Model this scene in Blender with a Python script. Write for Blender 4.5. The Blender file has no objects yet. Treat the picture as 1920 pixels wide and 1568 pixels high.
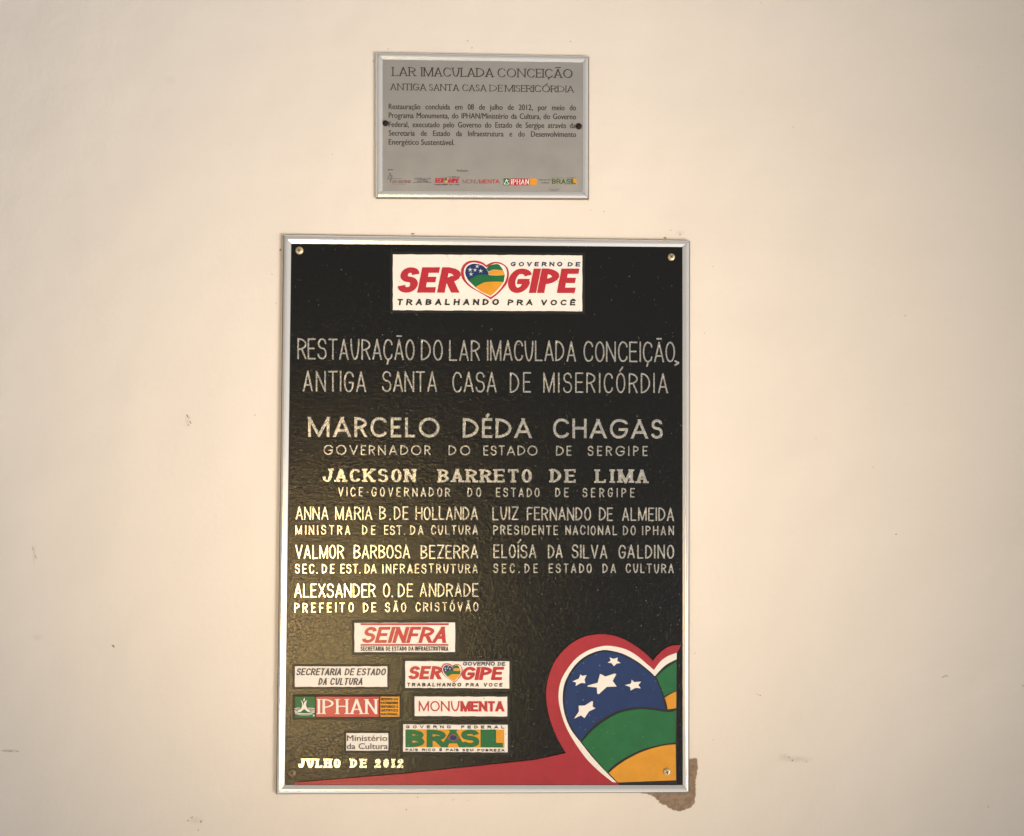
import bpy, bmesh, math, random
from math import sin, cos, pi, sqrt, radians, atan2, hypot
from mathutils import Vector, Matrix, Euler
from mathutils.geometry import tessellate_polygon
R = random.Random(7)
scene = bpy.context.scene
COL = scene.collection

# ------------------------------------------------------------------ camera
CAM_LOC = Vector((0.00136, -1.28525, 0.10765))
CAM_ROT = Euler((1.59602, -0.007, -0.02817), 'XYZ')
cam_d = bpy.data.cameras.new('camera')
cam_d.sensor_width = 36.0
cam_d.lens = 30.6
cam_d.clip_start = 0.01
cam_d.clip_end = 100
cam = bpy.data.objects.new('camera', cam_d)
cam.location = CAM_LOC
cam.rotation_euler = CAM_ROT
COL.objects.link(cam)
scene.camera = cam

# ------------------------------------------------------------------ view, world, lamps
vs = scene.view_settings
scene.display_settings.display_device = 'sRGB'
vs.view_transform = 'Standard'
vs.look = 'None'
vs.exposure = 0.0
vs.gamma = 1.0
vs.use_curve_mapping = False

world = bpy.data.worlds.new('World')
scene.world = world
world.use_nodes = True
wn = world.node_tree.nodes
wl = world.node_tree.links
bgn = wn['Background']
tc = wn.new('ShaderNodeTexCoord')
sx = wn.new('ShaderNodeSeparateXYZ')
mr = wn.new('ShaderNodeMapRange')
mr.inputs['From Min'].default_value = -1
mr.inputs['From Max'].default_value = 1
cr = wn.new('ShaderNodeValToRGB')
cr.color_ramp.elements[0].position = 0.0
cr.color_ramp.elements[0].color = (0.93, 0.92, 0.90, 1)
cr.color_ramp.elements[1].position = 1.0
cr.color_ramp.elements[1].color = (0.36, 0.36, 0.36, 1)
e = cr.color_ramp.elements.new(0.42)
e.color = (0.385, 0.385, 0.375, 1)
wl.new(tc.outputs['Generated'], sx.inputs[0])
wl.new(sx.outputs['Z'], mr.inputs['Value'])
wl.new(mr.outputs[0], cr.inputs[0])
wl.new(cr.outputs[0], bgn.inputs['Color'])
bgn.inputs['Strength'].default_value = 0.85


def area_lamp(name, loc, aim, w, h, power, color, spread=180):
    d = bpy.data.lights.new(name, 'AREA')
    d.shape = 'RECTANGLE'
    d.size = w
    d.size_y = h
    d.energy = power
    d.color = color
    d.spread = radians(spread)
    o = bpy.data.objects.new(name, d)
    o.location = loc
    o.rotation_euler = (Vector(aim) - Vector(loc)).to_track_quat('-Z', 'Y').to_euler()
    COL.objects.link(o)
    return o


# bright doorway low on the right, smaller opening low on the left
def spot_lamp(name, loc, aim, radius, angle, blend, power, color, stretch):
    d = bpy.data.lights.new(name, 'SPOT')
    d.energy = power
    d.color = color
    d.shadow_soft_size = radius
    d.spot_size = radians(angle)
    d.spot_blend = blend
    o = bpy.data.objects.new(name, d)
    o.location = loc
    o.rotation_euler = (Vector(aim) - Vector(loc)).to_track_quat('-Z', 'Y').to_euler()
    o.scale = (1, stretch, 1)
    COL.objects.link(o)
    return o


spot_lamp('doorway_light', (2.1, -1.9, -1.0), (-0.35, 0, 0.82), 0.52, 31.5, 0.95, 625, (1.0, 0.91, 0.82), 2.0)
area_lamp('opening_light', (-0.69, -2.2, -0.70), (0.08, 0, 0.05), 0.17, 0.66, 1.05, (1.0, 0.82, 0.28), 45)
area_lamp('opening_light', (-0.87, -2.2, -0.70), (0.08, 0, 0.05), 0.13, 0.66, 1.08, (1.0, 0.52, 0.25), 45)

# ------------------------------------------------------------------ measuring: a photo pixel (1920 wide) to metres on the plane d in front of the wall
CM = CAM_ROT.to_matrix()
FPX = 1632.0


def at(u, v, d):
    r = CM @ Vector(((u - 960) / FPX, -(v - 784) / FPX, -1))
    t = (-d - CAM_LOC.y) / r.y
    p = CAM_LOC + r * t
    return (p.x, p.z)


# ------------------------------------------------------------------ materials
def lin(c):
    return tuple(((x / 255) / 12.92 if x / 255 <= 0.04045 else ((x / 255 + 0.055) / 1.055) ** 2.4) for x in c)


def mat(name, color, rough=0.5, metal=0.0, spec=0.5, vary=0.0, vscale=40, bump=0.0, bscale=300, rvary=0.0, specks=None):
    m = bpy.data.materials.new(name)
    m.use_nodes = True
    N, L = m.node_tree.nodes, m.node_tree.links
    b = N['Principled BSDF']
    b.inputs['Base Color'].default_value = (*color, 1)
    b.inputs['Roughness'].default_value = rough
    b.inputs['Metallic'].default_value = metal
    b.inputs['Specular IOR Level'].default_value = spec
    t = N.new('ShaderNodeTexCoord')
    if vary or rvary:
        n = N.new('ShaderNodeTexNoise')
        n.inputs['Scale'].default_value = vscale
        n.inputs['Detail'].default_value = 6
        n.inputs['Roughness'].default_value = 0.65
        L.new(t.outputs['Object'], n.inputs['Vector'])
        if vary:
            x = N.new('ShaderNodeMix')
            x.data_type = 'RGBA'
            x.inputs[6].default_value = (*[c * (1 - vary) for c in color], 1)
            x.inputs[7].default_value = (*[min(1, c * (1 + vary)) for c in color], 1)
            L.new(n.outputs['Fac'], x.inputs[0])
            L.new(x.outputs[2], b.inputs['Base Color'])
        if rvary:
            q = N.new('ShaderNodeMapRange')
            q.inputs['From Min'].default_value = 0.3
            q.inputs['From Max'].default_value = 0.7
            q.inputs['To Min'].default_value = max(0.03, rough - rvary)
            q.inputs['To Max'].default_value = min(1, rough + rvary)
            L.new(n.outputs['Fac'], q.inputs['Value'])
            L.new(q.outputs[0], b.inputs['Roughness'])
    if specks:      # small chips and dirt spots
        w = N.new('ShaderNodeTexNoise')
        w.inputs['Scale'].default_value = 330
        w.inputs['Detail'].default_value = 2
        L.new(t.outputs['Object'], w.inputs['Vector'])
        h = N.new('ShaderNodeMapRange')
        h.inputs['From Min'].default_value = 0.715
        h.inputs['From Max'].default_value = 0.76
        L.new(w.outputs['Fac'], h.inputs['Value'])
        y = N.new('ShaderNodeMix')
        y.data_type = 'RGBA'
        L.new(x.outputs[2], y.inputs[6])
        y.inputs[7].default_value = (*specks, 1)
        L.new(h.outputs[0], y.inputs[0])
        L.new(y.outputs[2], b.inputs['Base Color'])
    if bump:
        n2 = N.new('ShaderNodeTexNoise')
        n2.inputs['Scale'].default_value = bscale
        n2.inputs['Detail'].default_value = 3
        L.new(t.outputs['Object'], n2.inputs['Vector'])
        bp = N.new('ShaderNodeBump')
        bp.inputs['Strength'].default_value = 1.0
        bp.inputs['Distance'].default_value = bump
        L.new(n2.outputs['Fac'], bp.inputs['Height'])
        L.new(bp.outputs[0], b.inputs['Normal'])
    return m


M = {}
M['alu'] = mat('brushed_aluminium', (0.84, 0.835, 0.83), 0.22, 0.7, vary=0.03, vscale=30)
M['alu_dark'] = mat('dark_aluminium', (0.20, 0.175, 0.15), 0.45, 0.6, vary=0.2, vscale=80)  # darker metal colour for the outer edge of chosen rails
M['steel'] = mat('satin_steel', (0.44, 0.425, 0.405), 0.5, 0.75, vary=0.05, vscale=25, rvary=0.05)
m = M['steel']
N, L = m.node_tree.nodes, m.node_tree.links
t = N.new('ShaderNodeTexCoord')
mp = N.new('ShaderNodeMapping')
mp.inputs['Scale'].default_value = (6, 1, 900)
gr = N.new('ShaderNodeTexNoise')
gr.inputs['Scale'].default_value = 1.0
gr.inputs['Detail'].default_value = 3
bp = N.new('ShaderNodeBump')
bp.inputs['Distance'].default_value = 0.00002
L.new(t.outputs['Object'], mp.inputs[0])
L.new(mp.outputs[0], gr.inputs['Vector'])
L.new(gr.outputs['Fac'], bp.inputs['Height'])
L.new(bp.outputs[0], N['Principled BSDF'].inputs['Normal'])
M['etch'] = mat('etched_dark_ink', (0.035, 0.026, 0.020), 0.6)
M['letter'] = mat('bare_cast_metal', (0.88, 0.81, 0.72), 0.27, 1.0, vary=0.16, vscale=140, bump=0.000013, bscale=600, rvary=0.08)
M['white'] = mat('white_enamel', (0.69, 0.65, 0.615), 0.5, vary=0.06, vscale=120, bump=0.00006, bscale=500, specks=(0.16, 0.13, 0.10))
M['red'] = mat('red_enamel', (0.37, 0.022, 0.034), 0.34, spec=.45, vary=0.12, vscale=90, bump=0.00005, bscale=400)
M['crimson'] = mat('crimson_enamel', (0.30, 0.020, 0.032), 0.34, spec=.45, vary=0.2, vscale=60, bump=0.00008, bscale=300, specks=(0.10, 0.02, 0.02))
M['navy'] = mat('navy_enamel', (0.02, 0.026, 0.09), 0.45, vary=0.2, vscale=300)
M['blue'] = mat('blue_enamel', (0.009, 0.028, 0.105), 0.42, spec=.3, vary=0.22, vscale=45, bump=0.00005, bscale=400, specks=(0.25, 0.25, 0.20))
M['green'] = mat('green_enamel', (0.013, 0.115, 0.040), 0.42, spec=.3, vary=0.25, vscale=45, bump=0.00005, bscale=400, specks=(0.25, 0.25, 0.20))
M['yellow'] = mat('ochre_enamel', (0.58, 0.26, 0.024), 0.42, spec=.3, vary=0.20, vscale=45, bump=0.00005, bscale=400, specks=(0.25, 0.25, 0.20))
M['ink'] = mat('black_enamel', (0.012, 0.010, 0.012), 0.5, vary=0.3, vscale=400)
M['grey'] = mat('grey_ink', (0.06, 0.056, 0.065), 0.5, vary=0.2, vscale=300)
M['black'] = mat('smooth_black_paint', (0.008, 0.008, 0.008), 0.42, spec=0.4, bump=0.0001, bscale=500)
M['brass'] = mat('aged_brass', (0.58, 0.49, 0.33), 0.5, 0.6, vary=0.2, vscale=500)
M['brown'] = mat('painted_over_screw', (0.20, 0.14, 0.085), 0.5, 0.3, vary=.3, vscale=300)
M['slot'] = mat('dark_slot', (0.02, 0.014, 0.01), 0.7)
M['cap'] = mat('dark_screw_cap', (0.016, 0.010, 0.010), 0.75, spec=.25)
M['maroon'] = mat('maroon_ink', (0.20, 0.06, 0.06), 0.55)
M['slate'] = mat('slate_ink', (0.10, 0.10, 0.13), 0.55)
M['olive'] = mat('green_ink', (0.07, 0.11, 0.02), 0.55)
M['chip'] = mat('wall_chip', (0.26, 0.20, 0.15), 0.9, vary=0.4, vscale=900)
M['chip_pale'] = mat('wall_chip_pale', (0.42, 0.34, 0.26), 0.9, vary=0.3, vscale=900)
M['plaster'] = mat('bare_plaster', (0.235, 0.17, 0.12), 0.95, vary=0.75, vscale=95, bump=0.0016, bscale=260)

# panel: cast plate under wrinkled black paint
m = M['panel'] = bpy.data.materials.new('hammered_black_paint')
m.use_nodes = True
N, L = m.node_tree.nodes, m.node_tree.links
b = N['Principled BSDF']
b.inputs['Base Color'].default_value = (0.0045, 0.0045, 0.0042, 1)
b.inputs['Roughness'].default_value = 0.21
b.inputs['Specular IOR Level'].default_value = 0.42
t = N.new('ShaderNodeTexCoord')
mp = N.new('ShaderNodeMapping')
mp.inputs['Scale'].default_value = (1, 1, 1.25)
L.new(t.outputs['Object'], mp.inputs[0])
n1 = N.new('ShaderNodeTexNoise')
n1.inputs['Scale'].default_value = 260
n1.inputs['Detail'].default_value = 4
n1.inputs['Roughness'].default_value = 0.6
n1.inputs['Distortion'].default_value = 0.8
n2 = N.new('ShaderNodeTexNoise')
n2.inputs['Scale'].default_value = 75
n2.inputs['Detail'].default_value = 3
ad = N.new('ShaderNodeMath')
ad.operation = 'MULTIPLY_ADD'
ad.inputs[1].default_value = 0.5
L.new(mp.outputs[0], n1.inputs['Vector'])
L.new(mp.outputs[0], n2.inputs['Vector'])
L.new(n2.outputs['Fac'], ad.inputs[0])
L.new(n1.outputs['Fac'], ad.inputs[2])
bp = N.new('ShaderNodeBump')
bp.inputs['Distance'].default_value = 0.00046
L.new(ad.outputs[0], bp.inputs['Height'])
L.new(bp.outputs[0], b.inputs['Normal'])
# sparse specks of dust
n3 = N.new('ShaderNodeTexNoise')
n3.inputs['Scale'].default_value = 260
n3.inputs['Detail'].default_value = 1
L.new(t.outputs['Object'], n3.inputs['Vector'])
mr3 = N.new('ShaderNodeMapRange')
mr3.inputs['From Min'].default_value = 0.76
mr3.inputs['From Max'].default_value = 0.80
mx = N.new('ShaderNodeMix')
mx.data_type = 'RGBA'
mx.inputs[6].default_value = (0.0045, 0.0045, 0.0042, 1)
mx.inputs[7].default_value = (0.09, 0.08, 0.07, 1)
L.new(n3.outputs['Fac'], mr3.inputs['Value'])
L.new(mr3.outputs[0], mx.inputs[0])
L.new(mx.outputs[2], b.inputs['Base Color'])

# wall paint with a faint roller texture and a few rubbed marks
m = M['wall'] = bpy.data.materials.new('cream_wall_paint')
m.use_nodes = True
N, L = m.node_tree.nodes, m.node_tree.links
b = N['Principled BSDF']
b.inputs['Roughness'].default_value = 0.55
b.inputs['Specular IOR Level'].default_value = 0.35
t = N.new('ShaderNodeTexCoord')
n1 = N.new('ShaderNodeTexNoise')
n1.inputs['Scale'].default_value = 2.6
n1.inputs['Detail'].default_value = 5
L.new(t.outputs['Object'], n1.inputs['Vector'])
mx = N.new('ShaderNodeMix')
mx.data_type = 'RGBA'
mx.inputs[6].default_value = (0.650, 0.600, 0.542, 1)
mx.inputs[7].default_value = (0.685, 0.622, 0.562, 1)
L.new(n1.outputs['Fac'], mx.inputs[0])
n4 = N.new('ShaderNodeTexNoise')
n4.inputs['Scale'].default_value = 260
n4.inputs['Detail'].default_value = 4
L.new(t.outputs['Object'], n4.inputs['Vector'])
last = mx.outputs[2]
for (u, v, ru, rv, k) in ((1492, 1424, 46, 9, 0.30), (320, 150, 16, 13, 0.10), (1470, 1418, 16, 8, 0.25), (18, 1408, 22, 4, 0.55), (64, 1040, 4, 26, 0.25),
                          (352, 790, 8, 16, 0.22), (366, 1538, 20, 9, 0.25), (1495, 1345, 26, 26, 0.06), (70, 1195, 12, 9, 0.16), (815, 205, 3, 6, 0.2), (1275, 436, 12, 5, 0.2)):
    c = at(u, v, 0)
    dx, dz = ru * 0.00079, rv * 0.00079
    sb = N.new('ShaderNodeVectorMath')
    sb.operation = 'SUBTRACT'
    sb.inputs[1].default_value = (c[0], 0, c[1])
    L.new(t.outputs['Object'], sb.inputs[0])
    ml = N.new('ShaderNodeVectorMath')
    ml.operation = 'MULTIPLY'
    ml.inputs[1].default_value = (1 / dx, 0, 1 / dz)
    L.new(sb.outputs[0], ml.inputs[0])
    ln = N.new('ShaderNodeVectorMath')
    ln.operation = 'LENGTH'
    L.new(ml.outputs[0], ln.inputs[0])
    fo = N.new('ShaderNodeMapRange')
    fo.interpolation_type = 'SMOOTHSTEP'
    fo.inputs['From Min'].default_value = 1.0
    fo.inputs['From Max'].default_value = 0.0
    fo.inputs['To Min'].default_value = 0
    fo.inputs['To Max'].default_value = k * 2
    L.new(ln.outputs['Value'], fo.inputs['Value'])
    mu = N.new('ShaderNodeMath')
    mu.operation = 'MULTIPLY'
    mu.use_clamp = True
    L.new(fo.outputs[0], mu.inputs[0])
    L.new(n4.outputs['Fac'], mu.inputs[1])
    m2 = N.new('ShaderNodeMix')
    m2.data_type = 'RGBA'
    m2.inputs[7].default_value = (0.36, 0.30, 0.23, 1)
    L.new(mu.outputs[0], m2.inputs[0])
    L.new(last, m2.inputs[6])
    last = m2.outputs[2]
L.new(last, b.inputs['Base Color'])
n5 = N.new('ShaderNodeTexNoise')
n5.inputs['Scale'].default_value = 95
n5.inputs['Detail'].default_value = 5
L.new(t.outputs['Object'], n5.inputs['Vector'])
n6 = N.new('ShaderNodeTexNoise')
n6.inputs['Scale'].default_value = 7
n6.inputs['Detail'].default_value = 2
L.new(t.outputs['Object'], n6.inputs['Vector'])
ad = N.new('ShaderNodeMath')
ad.operation = 'MULTIPLY_ADD'
ad.inputs[1].default_value = 9.0
L.new(n6.outputs['Fac'], ad.inputs[0])
L.new(n5.outputs['Fac'], ad.inputs[2])
bp = N.new('ShaderNodeBump')
bp.inputs['Distance'].default_value = 0.0005
L.new(ad.outputs[0], bp.inputs['Height'])
L.new(bp.outputs[0], b.inputs['Normal'])


# ------------------------------------------------------------------ mesh builder: points are (x, z, d), d = metres in front of the wall
class MB:
    def __init__(s):
        s.v, s.f, s.mi = [], [], []

    def face(s, idx, mi=0):
        s.f.append(idx)
        s.mi.append(mi)

    def prism(s, poly, d0, d1, bev=0.0, mi=0):
        """outline in (x, z), standing from d0 to d1, top edge drawn in by bev"""
        n = len(poly)
        ar = sum(poly[i][0] * poly[(i + 1) % n][1] - poly[(i + 1) % n][0] * poly[i][1] for i in range(n))
        if ar < 0:
            poly = poly[::-1]
        top = inset(poly, bev) if bev else poly
        o = len(s.v)
        rings = [(poly, d0), (poly, d1 - bev * 0.8), (top, d1)] if bev else [(poly, d0), (poly, d1)]
        for ring, d in rings:
            s.v += [(p[0], -d, p[1]) for p in ring]
        for k in range(len(rings) - 1):
            for i in range(n):
                j = (i + 1) % n
                s.face((o + k * n + i, o + k * n + j, o + (k + 1) * n + j, o + (k + 1) * n + i), mi)
        q = o + (len(rings) - 1) * n
        for tri in tessellate_polygon([[Vector((p[0], p[1], 0)) for p in top]]):
            a, b_, c = (top[i] for i in tri)
            cr_ = (b_[0] - a[0]) * (c[1] - a[1]) - (b_[1] - a[1]) * (c[0] - a[0])
            tri = tri if cr_ > 0 else tri[::-1]
            s.face(tuple(q + i for i in tri), mi)

    def ribbon(s, rows, closed, mi=0):
        """rows: cross sections, each a list of (x, z, d)"""
        o = len(s.v)
        k = len(rows[0])
        for r in rows:
            s.v += [(p[0], -p[2], p[1]) for p in r]
        n = len(rows)
        for i in range(n if closed else n - 1):
            j = (i + 1) % n
            for a in range(k - 1):
                s.face((o + i * k + a, o + j * k + a, o + j * k + a + 1, o + i * k + a + 1), mi)
        if not closed:
            s.face(tuple(o + a for a in range(k)), mi)
            s.face(tuple(o + (n - 1) * k + a for a in range(k))[::-1], mi)

    def lathe(s, c, prof, seg=24, mi=0):
        """prof: (radius, d) from the rim inward"""
        o = len(s.v)
        for r, d in prof:
            for i in range(seg):
                a = 2 * pi * i / seg
                s.v.append((c[0] + r * cos(a), -d, c[1] + r * sin(a)))
        for k in range(len(prof) - 1):
            for i in range(seg):
                j = (i + 1) % seg
                s.face((o + k * seg + i, o + k * seg + j, o + (k + 1) * seg + j, o + (k + 1) * seg + i), mi)
        s.face(tuple(o + (len(prof) - 1) * seg + i for i in range(seg)), mi)

    def build(s, name, mats, parent=None, smooth=False):
        me = bpy.data.meshes.new(name)
        off = parent_origin(parent)
        me.from_pydata([(v[0] - off[0], v[1] - off[1], v[2] - off[2]) for v in s.v], [], s.f)
        for mm in (mats if isinstance(mats, (list, tuple)) else [mats]):
            me.materials.append(mm)
        for p, i in zip(me.polygons, s.mi):
            p.material_index = i
            p.use_smooth = smooth
        me.update()
        o = bpy.data.objects.new(name, me)
        COL.objects.link(o)
        if parent:
            o.parent = parent
        return o


def parent_origin(p):
    off = Vector((0, 0, 0))
    while p:
        off += p.location
        p = p.parent
    return off


def inset(poly, b):
    n = len(poly)
    out = []
    for i in range(n):
        p0, p, p1 = poly[i - 1], poly[i], poly[(i + 1) % n]
        e0 = (p[0] - p0[0], p[1] - p0[1])
        e1 = (p1[0] - p[0], p1[1] - p[1])
        l0, l1 = hypot(*e0) or 1e-9, hypot(*e1) or 1e-9
        n0 = (-e0[1] / l0, e0[0] / l0)
        n1_ = (-e1[1] / l1, e1[0] / l1)
        mx_, my = n0[0] + n1_[0], n0[1] + n1_[1]
        q = max(0.35, (mx_ * mx_ + my * my) / 2)
        out.append((p[0] + mx_ * b / q, p[1] + my * b / q))
    return out


def smooth_line(pts, closed=False, sub=4):
    """Catmull-Rom through the points; a point given as (x, y, 0) stays a corner"""
    n = len(pts)
    out = []
    segs = n if closed else n - 1
    P = lambda i: pts[i % n] if closed else pts[max(0, min(n - 1, i))]
    for i in range(segs):
        p0, p1, p2, p3 = P(i - 1), P(i), P(i + 1), P(i + 2)
        if len(p1) == 3:
            p0 = p1
        if len(p2) == 3:
            p3 = p2
        for k in range(sub):
            t_ = k / sub
            q = []
            for a in (0, 1):
                m1 = (p2[a] - p0[a]) / 2
                m2_ = (p3[a] - p1[a]) / 2
                q.append((2 * t_ ** 3 - 3 * t_ ** 2 + 1) * p1[a] + (t_ ** 3 - 2 * t_ ** 2 + t_) * m1 + (-2 * t_ ** 3 + 3 * t_ ** 2) * p2[a] + (t_ ** 3 - t_ ** 2) * m2_)
            out.append(tuple(q))
    if not closed:
        out.append(tuple(pts[-1][:2]))
    return out


# ------------------------------------------------------------------ stroke lettering
def st(*p):
    return list(p)


X = 1   # full rounding of a corner
G = {
    'A': [[(0, 0), (.5, 1)], [(.5, 1), (1, 0)], [(.17, .3), (.83, .3)]],
    'B': [[(0, 0), (0, 1)], [(0, 1), (.93, 1, X), (.93, .53, X), (0, .53)], [(0, .53), (1, .53, X), (1, 0, X), (0, 0)]],
    'C': [[(1, .76), (1, 1, X), (0, 1, X), (0, 0, X), (1, 0, X), (1, .24)]],
    'D': [[(0, 0), (0, 1)], [(0, 1), (1, 1, X), (1, 0, X), (0, 0)]],
    'E': [[(0, 0), (0, 1)], [(0, 1), (1, 1)], [(0, .52), (.85, .52)], [(0, 0), (1, 0)]],
    'F': [[(0, 0), (0, 1)], [(0, 1), (1, 1)], [(0, .5), (.85, .5)]],
    'G': [[(1, .77), (1, 1, X), (0, 1, X), (0, 0, X), (1, 0, X), (1, .46)], [(1, .46), (.55, .46)]],
    'H': [[(0, 0), (0, 1)], [(1, 0), (1, 1)], [(0, .52), (1, .52)]],
    'I': [[(.5, 0), (.5, 1)]],
    'J': [[(1, 1), (1, 0, X), (0, 0, X), (0, .25)]],
    'K': [[(0, 0), (0, 1)], [(1, 1), (0, .38)], [(.33, .58), (1, 0)]],
    'L': [[(0, 0), (0, 1)], [(0, 0), (1, 0)]],
    'M': [[(0, 0), (0, 1)], [(0, 1), (.5, .02)], [(.5, .02), (1, 1)], [(1, 1), (1, 0)]],
    'N': [[(0, 0), (0, 1)], [(0, 1), (1, 0)], [(1, 0), (1, 1)]],
    'O': [[(0, 1, X), (1, 1, X), (1, 0, X), (0, 0, X), 'closed']],
    'P': [[(0, 0), (0, 1)], [(0, 1), (1, 1, X), (1, .45, X), (0, .45)]],
    'R': [[(0, 0), (0, 1)], [(0, 1), (1, 1, X), (1, .47, X), (0, .47)], [(.5, .47), (1, 0)]],
    'S': [[(.96, .78), (.96, 1, X), (.04, 1, X), (.04, .53, X), (1, .53, X), (1, 0, X), (0, 0, X), (0, .22)]],
    'T': [[(0, 1), (1, 1)], [(.5, 0), (.5, 1)]],
    'U': [[(0, 1), (0, 0, X), (1, 0, X), (1, 1)]],
    'V': [[(0, 1), (.5, 0)], [(.5, 0), (1, 1)]],
    'X': [[(0, 0), (1, 1)], [(0, 1), (1, 0)]],
    'Z': [[(0, 1), (1, 1)], [(1, 1), (0, 0)], [(0, 0), (1, 0)]],
    '.': [[(.5, -.01), (.5, .03)]],
    ',': [[(.2, -.02), (.9, .04)], [(.9, .04), (.2, -.14)]],
    '-': [[(0, .47), (1, .47)]],
    '0': [[(0, 1, X), (1, 1, X), (1, 0, X), (0, 0, X), 'closed']],
    '1': [[(.5, 0), (.5, 1)], [(.5, 1), (.05, .78)]],
    '2': [[(0, .72), (0, 1, X), (1, 1, X), (1, .55, X), (0, .1, .4), (0, 0)], [(0, 0), (1, 0)]],
}
BASE = {'Ç': 'C', 'Ã': 'A', 'É': 'E', 'Í': 'I', 'Ó': 'O', 'Ê': 'E', 'Ô': 'O', 'Á': 'A'}
MARK = {
    'Ç': [[(.55, -.04), (.42, -.24)]],
    'Ã~': [[(.1, 1.18), (.35, 1.25, X), (.6, 1.17, X), (.9, 1.26)]],
    'Ã': [[(.25, 1.2), (.75, 1.2)]],
    'É': [[(.38, 1.13), (.74, 1.34)]],
    'Ó': [[(.38, 1.13), (.74, 1.34)]],
    'Á': [[(.38, 1.13), (.74, 1.34)]],
    'Í': [[(.42, 1.12), (.9, 1.34)]],
    'Ê': [[(.2, 1.12), (.5, 1.28)], [(.5, 1.28), (.8, 1.12)]],
    'Ô': [[(.2, 1.12), (.5, 1.28)], [(.5, 1.28), (.8, 1.12)]],
}
W_COND = dict(A=1.02, B=.95, C=.98, D=.98, E=.86, F=.84, G=1.0, H=1.0, I=0, J=.8, K=1, L=.84, M=1.22, N=1.02, O=.98, P=.94, R=.96, S=.96, T=.98, U=.98, V=1.02, X=1, Z=.98)
W_GEO = dict(A=.86, B=.6, C=.82, D=.80, E=.53, F=.5, G=.94, H=.74, I=0, J=.45, K=.65, L=.50, M=1.06, N=.78, O=1.03, P=.58, R=.62, S=.60, T=.62, U=.7, V=.84, X=.8, Z=.7)
W_SANS = dict(A=.98, B=.93, C=.98, D=.97, E=.88, F=.82, G=1.03, H=.95, I=0, J=.75, K=.98, L=.8, M=1.12, N=.95, O=1.04, P=.88, R=.95, S=.92, T=.86, U=.94, V=.96, X=.95, Z=.86)
W_TRAJ = dict(A=.86, B=.62, C=.86, D=.9, E=.55, F=.5, G=.92, H=.85, I=0, J=.4, K=.75, L=.6, M=1.06, N=.9, O=1.02, P=.58, R=.74, S=.56, T=.78, U=.82, V=.86, X=.8, Z=.8)
W_SLAB = dict(A=.86, B=.82, C=.84, D=.84, E=.82, F=.8, G=.9, H=.9, I=.42, J=.78, K=.9, L=.8, M=1.14, N=.9, O=.82, P=.8, R=.86, S=.82, T=.84, U=.86, V=.86, X=.85, Z=.8)


def round_path(pts, closed):
    """pts: (x, y, r) in metres, r 0..1: share of the neighbouring half edges taken by the rounding"""
    n = len(pts)
    out = []
    for i, p in enumerate(pts):
        if p[2] <= 0 or (not closed and i in (0, n - 1)):
            out.append((p[0], p[1]))
            continue
        a, c = pts[i - 1], pts[(i + 1) % n]
        fa = 1.0 if (not closed and i == 1) else 0.5
        fc = 1.0 if (not closed and i == n - 2) else 0.5
        if not closed and i == 1 and pts[0][2] == -1:
            fa = .5
        pa = (p[0] + (a[0] - p[0]) * fa * p[2], p[1] + (a[1] - p[1]) * fa * p[2])
        pc = (p[0] + (c[0] - p[0]) * fc * p[2], p[1] + (c[1] - p[1]) * fc * p[2])
        k = 0.5523
        b1 = (pa[0] + (p[0] - pa[0]) * k, pa[1] + (p[1] - pa[1]) * k)
        b2 = (pc[0] + (p[0] - pc[0]) * k, pc[1] + (p[1] - pc[1]) * k)
        for s_ in range(7):
            t_ = s_ / 6
            u = 1 - t_
            out.append(tuple(u ** 3 * pa[q] + 3 * u * u * t_ * b1[q] + 3 * u * t_ * t_ * b2[q] + t_ ** 3 * pc[q] for q in (0, 1)))
    res = []
    for p in out:
        if not res or hypot(p[0] - res[-1][0], p[1] - res[-1][1]) > 1e-7:
            res.append(p)
    if closed and hypot(res[0][0] - res[-1][0], res[0][1] - res[-1][1]) < 1e-7:
        res.pop()
    return res


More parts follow.
